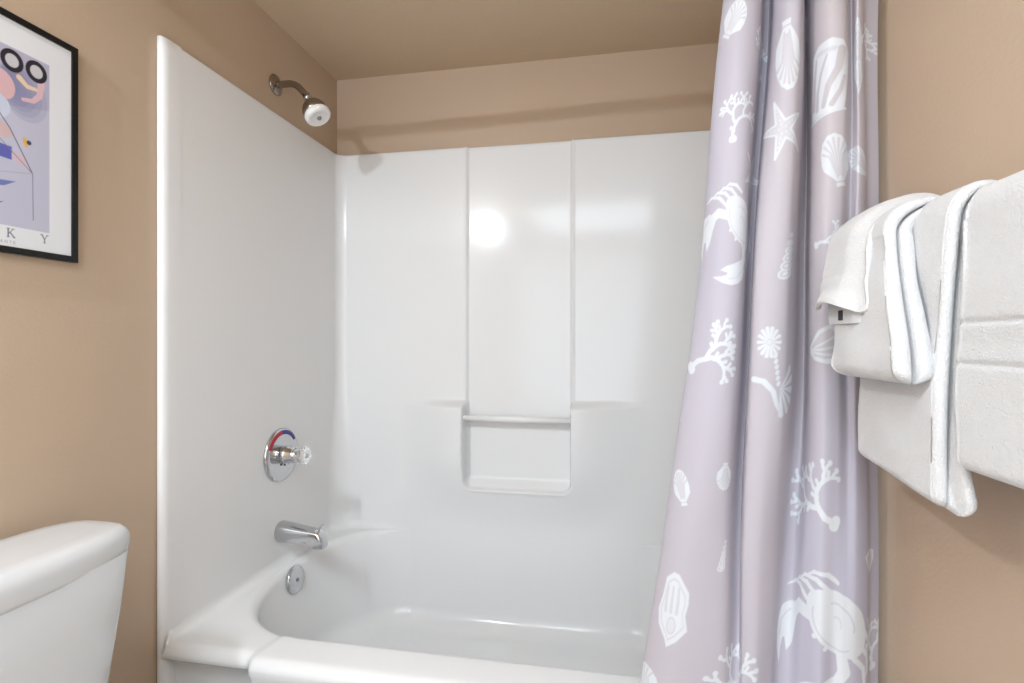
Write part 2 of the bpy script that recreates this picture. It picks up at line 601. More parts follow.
sp = thing('tub_spout', 'chrome tub spout with pull-up diverter below the valve', 'tub spout', (SX0, YV, 0.535))
P = []
n = 48
for i, (d, zt, zb, hw, sq) in enumerate([(0.0, 0.5655, 0.5035, 0.030, 2.2), (0.004, 0.567, 0.502, 0.031, 2.3), (0.03, 0.564, 0.5025, 0.0295, 2.4), (0.07, 0.557, 0.505, 0.027, 2.6),
                                          (0.10, 0.552, 0.5065, 0.0255, 2.8), (0.111, 0.550, 0.5065, 0.025, 3.2), (0.114, 0.5495, 0.493, 0.0248, 3.6), (0.132, 0.546, 0.4915, 0.0240, 4.0),
                                          (0.141, 0.541, 0.4915, 0.0232, 4.0), (0.148, 0.532, 0.492, 0.0222, 3.8), (0.152, 0.522, 0.4925, 0.021, 3.6), (0.1535, 0.518, 0.494, 0.018, 3.4), (0.1537, 0.512, 0.500, 0.006, 3)]):
    row = []
    for k in range(n):
        t = 2 * PI * k / n
        c, s = math.cos(t), math.sin(t)
        cx_ = (abs(c) ** (2 / sq)) * (1 if c >= 0 else -1)
        cz_ = (abs(s) ** (2 / sq)) * (1 if s >= 0 else -1)
        row.append((SX0 + d, YV + hw * cx_, (zt + zb) / 2 + (zt - zb) / 2 * cz_))
    P.append(row)
link('spout_body', grid_mesh('spout_body', np.array(P), wrap_v=True, caps=True), M_CHROME, sp)
bm = bmesh.new()
add_box(bm, SX0 + 0.128, SX0 + 0.148, YV - 0.009, YV + 0.009, 0.546, 0.5525)
for v in bm.verts:
    if v.co.x > SX0 + 0.14:
        v.co.z += 0.015
    else:
        v.co.z -= 0.003
finish_bm('diverter', bm, M_CHROME, sp, bevel=0.0015)

# ------------------------------------------------------------------ shower curtain
KEYS = {
    1.913: [(1.2633, -0.8773), (1.2487, -0.9059), (1.26, -0.9346), (1.2877, -0.925), (1.3084, -0.8773), (1.3163, -0.8725), (1.3151, -0.9059), (1.3272, -0.9393), (1.347, -0.9393), (1.3674, -0.8964), (1.3769, -0.8677), (1.3768, -0.8964), (1.3876, -0.9393), (1.4143, -0.9393), (1.4363, -0.9107), (1.4374, -0.9298), (1.4488, -0.9202), (1.4692, -0.8868), (1.4897, -0.882)],
    1.674: [(1.2464, -0.8773), (1.2273, -0.9059), (1.2494, -0.9393), (1.2817, -0.9298), (1.3021, -0.882), (1.3117, -0.8773), (1.3122, -0.9107), (1.3227, -0.9441), (1.3439, -0.9441), (1.3658, -0.8964), (1.3753, -0.8725), (1.3736, -0.9059), (1.3858, -0.9441), (1.4109, -0.9441), (1.4328, -0.9155), (1.4338, -0.9346), (1.4467, -0.925), (1.4655, -0.8916), (1.4882, -0.882)],
    1.13: [(1.1984, -0.8773), (1.1788, -0.9059), (1.2048, -0.9393), (1.2448, -0.9393), (1.2678, -0.9011), (1.2755, -0.8964), (1.2711, -0.9346), (1.296, -0.9517), (1.3242, -0.9441), (1.3516, -0.9059), (1.3658, -0.8964), (1.3686, -0.9202), (1.3785, -0.9441), (1.4006, -0.9441), (1.421, -0.9298), (1.429, -0.9393), (1.4467, -0.925), (1.4651, -0.8964), (1.4829, -0.8868)],
    0.481: [(1.107, -0.8773), (1.0877, -0.9059), (1.1312, -0.9393), (1.2096, -0.9393), (1.2446, -0.925), (1.2506, -0.9269), (1.2542, -0.9393), (1.2729, -0.946), (1.2958, -0.9298), (1.3156, -0.9155), (1.332, -0.9183), (1.3491, -0.9326), (1.3712, -0.9517), (1.3933, -0.9441), (1.4079, -0.9517), (1.4285, -0.9441), (1.4527, -0.925), (1.4676, -0.9011), (1.486, -0.8868)],
    0.165: [(1.0708, -0.8868), (1.0523, -0.9155), (1.1056, -0.9489), (1.2007, -0.9441), (1.243, -0.925), (1.2515, -0.9298), (1.2594, -0.9441), (1.2753, -0.9489), (1.2977, -0.9346), (1.3188, -0.9155), (1.3346, -0.9202), (1.3516, -0.9346), (1.3735, -0.9537), (1.3962, -0.9441), (1.4101, -0.9537), (1.4314, -0.9441), (1.4527, -0.925), (1.467, -0.9059), (1.486, -0.8868)],
}


def catmull(tk, V, t):
    """Catmull-Rom through V (k,...) at knots tk, sampled at t"""
    V = np.asarray(V, float)
    n = len(tk)
    Mt = np.zeros_like(V)
    for i in range(n):
        if i == 0:
            Mt[i] = (V[1] - V[0]) / (tk[1] - tk[0])
        elif i == n - 1:
            Mt[i] = (V[-1] - V[-2]) / (tk[-1] - tk[-2])
        else:
            Mt[i] = (V[i + 1] - V[i - 1]) / (tk[i + 1] - tk[i - 1])
    i = np.clip(np.searchsorted(tk, t, side='right') - 1, 0, n - 2)
    h = np.asarray(tk)[i + 1] - np.asarray(tk)[i]
    u = (t - np.asarray(tk)[i]) / h
    sh_ = (-1,) + (1,) * (V.ndim - 1)
    u = u.reshape(sh_)
    h = h.reshape(sh_)
    return ((2 * u**3 - 3 * u**2 + 1) * V[i] + (u**3 - 2 * u**2 + u) * h * Mt[i] + (-2 * u**3 + 3 * u**2) * V[i + 1] + (u**3 - u**2) * h * Mt[i + 1])


CZ0, CZ1 = 0.14, 1.935
NZC, NSC = 1150, 560


def curtain_points():
    zk = sorted(KEYS)
    K = np.array([KEYS[z] for z in zk])                      # (nz, 19, 2)
    # the valleys between folds reach well back behind the fronts
    for k_, dv in ((4, .022), (5, .022), (9, .028), (10, .030)):
        for i_ in range(len(zk)):
            dd_ = dv * float(sstep(0.5, 1.2, zk[i_]))
            K[i_, k_, 1] += dd_
            K[i_, k_, 0] += dd_ * (0.30 if k_ < 6 else 0.38)
    # knot spacing follows the mean chord length so texture density is even
    ch = np.linalg.norm(np.diff(K, axis=1), axis=2).mean(0)
    tk = np.concatenate([[0], np.cumsum(ch)])
    t = np.linspace(0, tk[-1], NSC)
    R = catmull(tk, np.transpose(K, (1, 0, 2)), t)           # (NSC, nz, 2)
    zz = np.linspace(CZ0, CZ1, NZC)
    G = catmull(zk, np.transpose(R, (1, 0, 2)), zz)          # (NZC, NSC, 2)
    # slight wrinkling
    S, Z = np.meshgrid(t, zz)
    G[..., 1] += 0.0012 * np.sin(S * 60 + 3 * np.sin(Z * 4)) * np.sin(Z * 7 + S * 20)
    G[..., 0] += 0.0016 * np.sin(Z * 11 + S * 9)
    seg = np.linalg.norm(np.diff(G, axis=1), axis=2).mean(0)
    sarc = np.concatenate([[0], np.cumsum(seg)])
    return G, zz, sarc


G, zz, sarc = curtain_points()
CP = np.dstack([G, np.repeat(zz[:, None], NSC, 1)])


class Print:
    """rasterises strokes and filled shapes into a coverage field on a (z, s) grid"""

    def __init__(self, s, z, soft):
        self.s, self.z, self.soft = s, z, soft
        self.val = np.zeros((len(z), len(s)))

    def win(self, lo, hi):
        a = np.searchsorted(self.s, lo[0]), np.searchsorted(self.s, hi[0])
        b = np.searchsorted(self.z, lo[1]), np.searchsorted(self.z, hi[1])
        if a[1] <= a[0] or b[1] <= b[0]:
            return None
        S, Z = np.meshgrid(self.s[a[0]:a[1]], self.z[b[0]:b[1]])
        return (slice(b[0], b[1]), slice(a[0], a[1])), S, Z

    def put(self, sl, cov, v):
        self.val[sl] = self.val[sl] * (1 - cov) + v * cov

    def stroke(self, pts, r0, r1=None, v=1.0):
        pts = np.asarray(pts, float)
        r1 = r0 if r1 is None else r1
        rm = max(r0, r1) + self.soft * 2
        wn = self.win(pts.min(0) - rm, pts.max(0) + rm)
        if wn is None:
            return
        sl, S, Z = wn
        best = np.full(S.shape, 1e9)
        n = len(pts) - 1
        for i in range(n):
            a, b = pts[i], pts[i + 1]
            d = b - a
            L = max((d ** 2).sum(), 1e-12)
            t = np.clip(((S - a[0]) * d[0] + (Z - a[1]) * d[1]) / L, 0, 1)
            rad = r0 + (r1 - r0) * (i + t) / n
            best = np.minimum(best, np.hypot(S - a[0] - t * d[0], Z - a[1] - t * d[1]) - rad)
        self.put(sl, np.clip(0.5 - best / self.soft, 0, 1), v)

    def poly(self, pts, v=1.0):
        pts = np.asarray(pts, float)
        wn = self.win(pts.min(0) - self.soft * 2, pts.max(0) + self.soft * 2)
        if wn is None:
            return
        sl, S, Z = wn
        inside = np.zeros(S.shape, bool)
        dist = np.full(S.shape, 1e9)
        for i in range(len(pts)):
            a, b = pts[i], pts[(i + 1) % len(pts)]
            if a[1] != b[1]:
                c = ((a[1] > Z) != (b[1] > Z)) & (S < (b[0] - a[0]) * (Z - a[1]) / (b[1] - a[1]) + a[0])
                inside ^= c
            d = b - a
            L = max((d ** 2).sum(), 1e-12)
            t = np.clip(((S - a[0]) * d[0] + (Z - a[1]) * d[1]) / L, 0, 1)
            dist = np.minimum(dist, np.hypot(S - a[0] - t * d[0], Z - a[1] - t * d[1]))
        sd = np.where(inside, -dist, dist)
        self.put(sl, np.clip(0.5 - sd / self.soft, 0, 1), v)


class Local:
    """places unit-size motif drawing at (s, z) with size and rotation"""

    def __init__(self, pr, c, size, rot=0.0, sx=1.0):
        self.pr, self.c, self.k, self.r, self.sx = pr, np.array(c), size, math.radians(rot), sx

    def T(self, pts):
        p = np.asarray(pts, float) * self.k
        p = p * np.array([self.sx, 1.0])
        c, s = math.cos(self.r), math.sin(self.r)
        return np.stack([p[:, 0] * c - p[:, 1] * s, p[:, 0] * s + p[:, 1] * c], 1) + self.c

    def stroke(self, pts, r0, r1=None, v=1.0):
        self.pr.stroke(self.T(pts), r0 * self.k, None if r1 is None else r1 * self.k, v)

    def poly(self, pts, v=1.0):
        self.pr.poly(self.T(pts), v)

    def ell(self, cx, cy, a, b, v=1.0, rot=0, n=28):
        r = math.radians(rot)
        self.poly([(cx + a * math.cos(t) * math.cos(r) - b * math.sin(t) * math.sin(r), cy + a * math.cos(t) * math.sin(r) + b * math.sin(t) * math.cos(r)) for t in np.linspace(0, 2 * PI, n, endpoint=False)], v)

    def arc(self, cx, cy, a, b, t0, t1, w0, w1=None, v=1.0, n=14):
        self.stroke([(cx + a * math.cos(math.radians(t)), cy + b * math.sin(math.radians(t))) for t in np.linspace(t0, t1, n)], w0, w1, v)


def m_coral(L, seed, wd=0.046, spread=38, depth=5):
    r = random.Random(seed)

    def br(x, y, a, ln, wdt, dep):
        x2, y2 = x + ln * math.cos(a), y + ln * math.sin(a)
        am = a + r.uniform(-.25, .25)
        xm, ym = (x + x2) / 2 - 0.12 * ln * math.sin(am), (y + y2) / 2 + 0.08 * ln * math.cos(am)
        L.stroke([(x, y), (xm, ym), (x2, y2)], wdt, wdt * 0.82)
        if dep == 0:
            L.stroke([(x2, y2), (x2 + .01, y2 + .01)], wdt * 1.25)
            return
        sp_ = math.radians(spread) * r.uniform(.75, 1.2)
        br(x2, y2, a + sp_ * 0.8, ln * r.uniform(.66, .86), wdt * .86, dep - 1)
        br(x2, y2, a - sp_, ln * r.uniform(.66, .86), wdt * .86, dep - 1)
        if r.random() < .55:
            t = r.uniform(.35, .75)
            L.stroke([(x + (x2 - x) * t, y + (y2 - y) * t), (x + (x2 - x) * t + .1 * math.cos(a + 1.1), y + (y2 - y) * t + .1 * math.sin(a + 1.1))], wdt * .7, wdt * .8)
    br(0, -0.5, PI / 2, 0.29, wd, depth - 1)
    L.stroke([(-.03, -.52), (.04, -.5)], wd * 1.5)


def m_scallop(L, ribs=7):
    pts = []
    for i in range(41):
        t = math.radians(200 - 220 * i / 40)
        rr = 0.5 * (1 + 0.035 * abs(math.sin(ribs * (t - .3) * 1.0)))
        pts.append((rr * math.cos(t) * .86, 0.06 + rr * math.sin(t)))
    pts += [(0.13, -0.36), (0.16, -0.46), (-0.16, -0.46), (-0.13, -0.36)]
    L.poly(pts, 1.0)
    for i in range(ribs):
        t = math.radians(28 + 124 * i / (ribs - 1))
        L.stroke([(0.10 * math.cos(t), -0.34 + .1 * math.sin(t)), (.22 * math.cos(t), 0.02 + .25 * math.sin(t)), (0.42 * math.cos(t), 0.03 + .45 * math.sin(t))], 0.010, 0.022, 0.35)
    L.stroke([(-0.13, -0.37), (0.13, -0.37)], 0.014, v=.3)


def m_crab(L):
    # walking legs, four each side, then the two claws
    for sd in (-1, 1):
        for i in range(4):
            y0 = 0.10 - 0.095 * i
            x1 = 0.50 - 0.03 * i
            b = [(sd * 0.22, y0 - .02), (sd * (x1 - .08), y0 + .0), (sd * x1, y0 + 0.07), (sd * (x1 + .02), y0 + 0.17 - .01 * i)]
            L.stroke(b[:2], 0.017, 0.020)
            L.stroke(b[1:3], 0.019, 0.015)
            L.stroke(b[2:], 0.015, 0.005)
        L.stroke([(sd * 0.20, 0.15), (sd * 0.31, 0.22)], 0.050, 0.055)
        L.stroke([(sd * 0.31, 0.23), (sd * 0.33, 0.33)], 0.050, 0.060)
        L.poly([(sd * .40, .31), (sd * .44, .42), (sd * .42, .52), (sd * .36, .62), (sd * .26, .70), (sd * .12, .76), (sd * .20, .66), (sd * .24, .59), (sd * .23, .57), (sd * .14, .63), (sd * .17, .53), (sd * .23, .42), (sd * .27, .32)], 1.0)
        L.stroke([(sd * .36, .38), (sd * .36, .5), (sd * .29, .60)], 0.006, v=.45)
    pts = []
    for i in range(40):
        t = 2 * PI * i / 40
        rx = 0.29 * (1 + 0.10 * math.cos(2 * t))
        pts.append((rx * math.cos(t), 0.02 + (0.20 if math.sin(t) > 0 else 0.23) * math.sin(t)))
    L.poly(pts, 1.0)
    L.arc(0, 0.02, 0.235, 0.165, 20, 160, 0.006, v=.5)
    L.arc(0, -0.02, 0.16, 0.10, 200, 340, 0.007, v=.5)
    L.arc(0.0, 0.02, 0.06, 0.05, 200, 340, 0.006, v=.55)
    L.ell(-.06, .225, .018, .022, 1.0)
    L.ell(.06, .225, .018, .022, 1.0)


def m_bigclam(L):
    pts = [(-.34, -.5), (-.33, -.2), (-.30, .1), (-.27, .36), (-.15, .47), (.05, .5), (.23, .46), (.34, .34), (.33, .05), (.27, -.3), (.24, -.42)]
    L.poly(pts, 1.0)
    L.stroke([(-.20, .30), (-.24, .05), (-.28, -.35)], .012, .03, .15)
    L.stroke([(-.02, .30), (-.12, .08), (-.19, -.18), (-.20, -.38)], .012, .028, .15)
    L.stroke([(.20, .34), (.14, .10), (.0, -.10), (-.08, -.36)], .055, .03, .15)
    L.stroke([(.24, .0), (.18, -.18), (.05, -.36)], .02, .035, .15)
    for i in range(9):
        L.stroke([(-.16 + .035 * i, .38), (-.20 + .035 * i, .33)], .006, .006, .25)
    L.stroke([(-.36, -.53), (0, -.47), (.28, -.42)], .014)


def m_fanpair(L):
    # radiating disc above, spiral neck, fan below
    for i in range(14):
        t = 2 * PI * i / 14
        L.stroke([(-.16 + .05 * math.cos(t), .32 + .05 * math.sin(t)), (-.16 + .15 * math.cos(t), .32 + .17 * math.sin(t))], .010, .020)
    L.ell(-.16, .32, .035, .035, .9)
    for i in range(6):
        L.ell(-.07 + .012 * i, .16 - .065 * i, .035, .028, 1.0, rot=40)
    for i in range(6):
        t = math.radians(48 - 26 * i)
        L.poly([(.02, -.22), (.02 + .33 * math.cos(t + .13), -.22 + .33 * math.sin(t + .13)), (.02 + .36 * math.cos(t), -.22 + .36 * math.sin(t)), (.02 + .33 * math.cos(t - .17), -.22 + .33 * math.sin(t - .17))], 1.0)
    L.stroke([(-.36, -.12), (-.22, -.14), (-.08, -.26), (-.02, -.42), (0.06, -.52)], .035, .02)


def m_oyster(L):
    pts = [(-.05, .5), (-.22, .40), (-.26, .15), (-.33, -.05), (-.27, -.25), (-.08, -.42), (-.02, -.52), (.15, -.42), (.33, -.25), (.27, -.05), (.31, .12), (.30, .26), (.16, .40), (.08, .48)]
    L.poly(pts, 1.0)
    L.poly([(x * .82, y * .84) for x, y in pts], .55)
    L.poly([(x * .74, y * .78) for x, y in pts], 1.0)
    L.ell(.02, -.22, .10, .12, .45)
    L.ell(.02, -.22, .075, .095, .8)
    for a in (-.14, -.02, .10):
        L.stroke([(a, .3), (a * 1.1, .1), (a, -.05)], .012, .018, .5)


def m_shellrow(L):
    """spiral whelk drawn as a chain of rounded whorls"""
    for i in range(6):
        r = .17 - .018 * i
        x, y = -.05 + .03 * i, -.35 + .15 * i
        L.ell(x, y, r, r * .62, 1.0, rot=20)
        L.ell(x, y, r * .78, r * .42, .35, rot=20)
        L.ell(x, y, r * .4, r * .2, 1.0, rot=20)


def m_conch(L):
    L.poly([(-.42, .02), (-.1, .36), (.18, .5), (.36, .36), (.44, .0), (.36, -.3), (.1, -.34), (-.25, -.26), (-.4, -.14)], 1.0)
    L.poly([(-.34, .0), (-.06, .28), (.16, .40), (.28, .28), (.34, .0), (.28, -.2), (.06, -.24), (-.22, -.18)], .35)
    L.stroke([(-.30, -.04), (.0, .08), (.3, .26)], .022)
    L.stroke([(-.30, -.06), (.0, -.04), (.34, .04)], .022)
    L.stroke([(-.28, -.1), (.0, -.14), (.30, -.16)], .022)


def m_star(L):
    for i in range(5):
        t = math.radians(90 + 72 * i)
        a, b = t + .62, t - .62
        tip = (.5 * math.cos(t), .5 * math.sin(t))
        p = [(.15 * math.cos(a), .15 * math.sin(a)), tip, (.15 * math.cos(b), .15 * math.sin(b)), (0, 0)]
        L.poly(p, .45)
        L.stroke(p[:2], .016)
        L.stroke(p[1:3], .016)
        for k in range(1, 6):
            L.ell(tip[0] * k / 6.5, tip[1] * k / 6.5, .014, .014, 1.0, n=8)


pr = Print(sarc, zz, 0.0016)
# kind, arc position, height, size, rotation, width factor
MOTIFS = [
    ('scallop', 0.0733, 1.672, 0.062, -35, 1.0), ('coral3', 0.1023, 1.512, 0.085, -10, 1.25), ('crab', 0.1344, 1.332, 0.145, 135, 1.2),
    ('coral7', 0.0991, 1.112, 0.115, -62, 1.0), ('oyster', 0.0733, 0.668, 0.128, 0, 0.55), ('coral5', 0.2008, 0.560, 0.125, 25, 1.2),
    ('fan', 0.2916, 1.084, 0.140, 0, 0.72), ('coral5', 0.4341, 0.876, 0.126, 50, 1.0), ('crab', 0.4951, 0.676, 0.210, 135, 1.0),
    ('clam', 0.4623, 1.559, 0.124, 0, 0.80), ('scallop', 0.4779, 1.419, 0.084, 12, 0.66), ('coral12', 0.4768, 1.294, 0.062, -80, 1.0),
    ('scallop', 0.2813, 1.607, 0.115, 185, 0.45), ('star', 0.2803, 1.478, 0.105, 20, 0.8), ('whelk', 0.3001, 1.271, 0.085, 0, 0.9),
    ('conch', 0.4615, 1.120, 0.078, 0, 1.0), ('oyster', 0.5310, 1.594, 0.125, 0, 0.35), ('whelk', 0.1405, 0.768, 0.058, 0, 0.8),
    ('scallop', 0.0640, 0.874, 0.060, 20, 0.6), ('coral2', 0.5920, 0.630, 0.09, 0, 1.0), ('scallop', 0.0440, 0.524, 0.060, 30, 1.0),
    ('conch', 0.5741, 0.765, 0.060, 80, 0.8), ('scallop', 0.1363, 0.905, 0.045, 180, 0.8), ('star', 0.1744, 1.420, 0.090, 50, 0.9),
    ('coral4', 0.5741, 1.640, 0.070, -60, 1.0), ('scallop', 0.5389, 1.420, 0.075, 60, 0.6), ('coral11', 0.1757, 1.640, 0.080, 20, 0.8),
    ('scallop', 0.3853, 1.690, 0.060, 40, 0.8), ('crab', 0.3412, 0.400, 0.16, 200, 1.0), ('scallop', 0.1102, 0.360, 0.09, 20, 0.8),
    ('coral6', 0.5090, 0.380, 0.11, 30, 1.0), ('coral8', 0.3412, 1.840, 0.09, 10, 1.0), ('conch', 0.1001, 1.830, 0.08, 30, 1.0),
    ('star', 0.4891, 1.830, 0.09, 10, 1.0), ('whelk', 0.2197, 0.250, 0.09, 0, 1.0),
]
for kind, s_, z_, size, rot, sx in MOTIFS:
    L = Local(pr, (s_, z_), size, rot, sx)
    if kind.startswith('coral'):
        m_coral(L, int(kind[5:] or 1))
    else:
        {'scallop': m_scallop, 'crab': m_crab, 'clam': m_bigclam, 'fan': m_fanpair, 'oyster': m_oyster, 'whelk': m_shellrow, 'conch': m_conch, 'star': m_star}[kind](L)

cur = thing('shower_curtain', 'lavender grey shower curtain printed with white sea creatures, drawn to the right', 'shower curtain', (1.36, -0.86, 0.14))
me = grid_mesh('curtain_fabric', CP)
base = np.array(lin((205, 196, 206)))
ink = np.array(lin((223, 227, 233)))
# cloth tone drifts softly between pinkish and bluish grey
S_, Z_ = np.meshgrid(sarc, zz)
drift = 0.5 + 0.5 * np.sin(Z_ * 3.1 + 1.1 * np.sin(S_ * 7)) * np.cos(S_ * 5.3 + 0.7)
b1, b2 = np.array(lin((197, 190, 195))), np.array(lin((189, 187, 203)))
bc = b1 * drift[..., None] + b2 * (1 - drift[..., None])
v = pr.val[..., None]
colr = bc * (1 - v) + ink * v
at = me.color_attributes.new('print', 'FLOAT_COLOR', 'POINT')
at.data.foreach_set('color', np.dstack([colr, np.ones(v.shape)]).astype(np.float32).reshape(-1))
link('curtain_fabric', me, M_CURTAIN, cur)
ROD_Y, ROD_Z0, ROD_Z1 = -0.908, 1.951, 1.981
rod = thing('curtain_rod', 'straight steel shower curtain rod spanning the alcove', 'curtain rod', (0.0, ROD_Y, ROD_Z0))
lathe('pole', (0.001, ROD_Y, ROD_Z0), (RX - .002, 0, ROD_Z1 - ROD_Z0), [(0, 0), (0, 0.0127), (RX - .002, 0.0127), (RX - .002, 0)], M_ROD, rod, 28)
lathe('end_flange', (0.0005, ROD_Y, ROD_Z0), (1, 0, 0), [(0, 0), (0, 0.032), (0.006, 0.030), (0.012, 0.018), (0.02, 0.0165), (0.02, 0.0128)], M_ROD, rod, 32)
lathe('end_flange', (RX - 0.0005, ROD_Y, ROD_Z1), (-1, 0, 0), [(0, 0), (0, 0.032), (0.006, 0.030), (0.012, 0.018), (0.02, 0.0165), (0.02, 0.0128)], M_ROD, rod, 32)
for x in (1.255, 1.278, 1.315, 1.342, 1.385, 1.41, 1.44, 1.478):
    zr = ROD_Z0 + (ROD_Z1 - ROD_Z0) * x / RX
    pts = [(x, ROD_Y + 0.021 * math.sin(a), zr - 0.010 + 0.030 * math.cos(a)) for a in np.linspace(0, 2 * PI, 26)]
    sweep_tube('curtain_ring', pts, 0.0016, M_CHROME, cur, n=8)

# ------------------------------------------------------------------ towels and their bar
BX, BZ, BR = 1.4515, 1.2628, 0.008
tb = thing('towel_bar', 'wall towel bar hidden under the folded white towels', 'towel bar', (RX, -1.25, BZ))
lathe('bar', (BX, -1.600, BZ), (0, 1, 0), [(0, 0), (0, BR), (0.62, BR), (0.62, 0)], M_CHROME, tb, 20)
for yy in (-1.592, -0.990):
    lathe('bracket', (RX - .0005, yy, BZ), (-1, 0, 0), [(0, 0), (0, 0.022), (0.006, 0.021), (0.010, 0.011), (0.045, 0.010), (0.0575, 0.012), (0.0575, 0)], M_CHROME, tb, 24)


def smooth_noise(shape, cells, seed):
    g = np.random.default_rng(seed).normal(size=cells)
    yi = np.linspace(0, cells[0] - 1.001, shape[0])
    xi = np.linspace(0, cells[1] - 1.001, shape[1])
    y0, x0 = yi.astype(int), xi.astype(int)
    fy_, fx_ = (yi - y0)[:, None], (xi - x0)[None, :]
    fy_, fx_ = fy_ * fy_ * (3 - 2 * fy_), fx_ * fx_ * (3 - 2 * fx_)
    a = g[y0][:, x0] * (1 - fx_) + g[y0][:, x0 + 1] * fx_
    b = g[y0 + 1][:, x0] * (1 - fx_) + g[y0 + 1][:, x0 + 1] * fx_
    return a * (1 - fy_) + b * fy_


def drape(rc, zfront, zback, lean=0.0, n=260, xb_off=None, rz=None):
    """centre line of a draped layer in (x, z): back tail -> over the bar -> front; lean pushes the front out lower down"""
    pts = []
    nb = int(n * 0.25)
    na = int(n * 0.2)
    rb = min(rc, xb_off if xb_off else rc)
    rz = rz or rc
    for i in range(nb):
        z = zback + (BZ - zback) * i / nb
        pts.append((BX + rb, z))
    for i in range(na):
        a = PI * i / na
        rr = rb + (rc - rb) * (1 - math.cos(a)) / 2
        pts.append((BX + rr * math.cos(a), BZ + rz * math.sin(a)))
    nf = n - nb - na
    for i in range(nf):
        f = i / (nf - 1)
        z = BZ + (zfront - BZ) * f
        pts.append((BX - rc - lean * (1 - (1 - f) ** 2), z))
    return np.array(pts)


def layered_section(t, wdt, folds, notch, n_edge=22, n_flat=60):
    """closed outline (y, n): y from far(+) to near(-); near edge shows `folds` rounded layers, far edge one"""
    out = []
    h = t / 2
    # front face (n=+h) from far to near
    rfar = min(h, 0.012)
    for y in np.linspace(wdt / 2 - rfar, -wdt / 2 + h / folds, n_flat):
        out.append((y, h, 0))
    # near edge: folds semicircles
    lh = h / folds
    for k in range(folds):
        cn = h - lh * (2 * k + 1)
        for a in np.linspace(PI / 2, -PI / 2, n_edge):
            y = -wdt / 2 + lh - lh * math.cos(a)
            # notch weight near the joints
            e = abs(math.sin(a))
            joint = (k > 0 and a > 0) or (k < folds - 1 and a < 0)
            out.append((y + (notch * e ** 9 if joint else 0), cn + lh * math.sin(a) * (0.93 if joint else 1), 1 if joint and e > .85 else 0))
    for y in np.linspace(-wdt / 2 + lh, wdt / 2 - rfar, n_flat):
        out.append((y, -h, 0))
    for a in np.linspace(-PI / 2, PI / 2, n_edge):
        out.append((wdt / 2 - rfar + rfar * math.cos(a), h * math.sin(a), 0))
    return np.array(out)


def towel_layer(name, yc_, wdt, t, rc, zfront, zback, lean, folds, notch, m, parent, seed, xb_off=None, tback=None,
                amp=0.002, fuzz=0.0, bands=(), round_end=True, shape=None, n=300, rz=None, drift=0.0):
    path = drape(rc, zfront, zback, lean, n, xb_off, rz)
    sec = layered_section(t, wdt, folds, notch)
    tan = np.gradient(path, axis=0)
    tan /= np.linalg.norm(tan, axis=1)[:, None]
    nrm = np.stack([tan[:, 1], -tan[:, 0]], 1)
    # orient the normal away from the bar: at the front it must point to -x
    if nrm[-1, 0] > 0:
        nrm = -nrm
    arc = np.concatenate([[0], np.cumsum(np.linalg.norm(np.diff(path, axis=0), axis=1))])
    rem = arc[-1] - arc
    N, Mx = len(path), len(sec)
    h = t / 2
    tt = np.ones(N)
    if tback is not None:
        f = sstep(0.12 * arc[-1], 0.42 * arc[-1], arc)
        tt = tback / t + (1 - tback / t) * f
    endf = np.ones(N)
    if round_end:
        q = np.clip(rem / h, 0, 1)
        endf = np.sqrt(np.clip(1 - (1 - q) ** 2, 0.0, 1))
    q2 = np.clip(arc / h, 0, 1)
    endf = endf * np.sqrt(np.clip(1 - (1 - q2) ** 2, 0, 1))
    nf = smooth_noise((N, Mx), (9, 9), seed) * amp
    nf[:, -1] = nf[:, 0]
    wrap = np.linspace(0, 1, Mx)
    nf = nf + (nf[:, :1] - nf[:, -1:]) * wrap[None, :]
    fz = np.random.default_rng(seed + 7).normal(size=(N, Mx)) * fuzz
    Y = sec[None, :, 0] + np.zeros((N, 1))
    Nn = sec[None, :, 1] * (tt * endf)[:, None]
    # notch fades where the fold wraps round at the bottom
    flat = sec[:, 2] > 0
    if folds > 1:
        nfade = sstep(0.0, 0.03, rem)[:, None]
        base_y = np.minimum(sec[:, 0], -wdt / 2 + h / folds)
        Y = np.where(flat[None, :] & (sec[None, :, 0] < 0), base_y[None, :] * (1 - nfade) + Y * nfade, Y)
    # outer silhouette rounds in at the bottom corners
    cr = 0.016
    q = np.clip(1 - rem / cr, 0, 1)
    inset = cr * (1 - np.sqrt(1 - q ** 2)) * 0.9
    Y = Y * (1 - (inset / (wdt / 2))[:, None])
    Nn = Nn + (nf + fz) * np.clip(sec[None, :, 1] / h, -1, 1) * np.minimum(endf, 1)[:, None]
    for (d0, wd_, dep) in bands:
        # d0: height of a woven border groove on the front drop
        g = np.exp(-((path[:, 1] - d0) / wd_) ** 2) * (np.arange(N) > N * 0.45)
        Nn = Nn - dep * g[:, None] * (sec[None, :, 1] > h * .6)
    if shape is not None:
        Y, Nn, dz = shape(path, Y, Nn, sec, rem)
    else:
        dz = 0
    if drift:
        g = sstep(1.08, 1.31, path[:, 1])
        g[:int(N * 0.35)] = 1
        Y = Y + drift * g[:, None] * np.clip((wdt / 2 - Y) / wdt, 0, 1)
    X = path[:, 0][:, None] + nrm[:, 0][:, None] * Nn
    Z = path[:, 1][:, None] + nrm[:, 1][:, None] * Nn + dz
    P = np.stack([X, yc_ + Y, Z], -1)
    me = grid_mesh(name, P, wrap_v=True, caps=True)
    return link(name, me, m, parent)


# towel B: the wide bath towel nearest the camera
def front_mask(path):
    return (np.arange(len(path)) > len(path) * .45).astype(float)


def shapeB(path, Y, Nn, sec, rem):
    Y = Y + (0.0035 * np.sin(path[:, 1] * 35 + 1) * front_mask(path))[:, None] * (Y > 0)
    return Y, Nn, 0


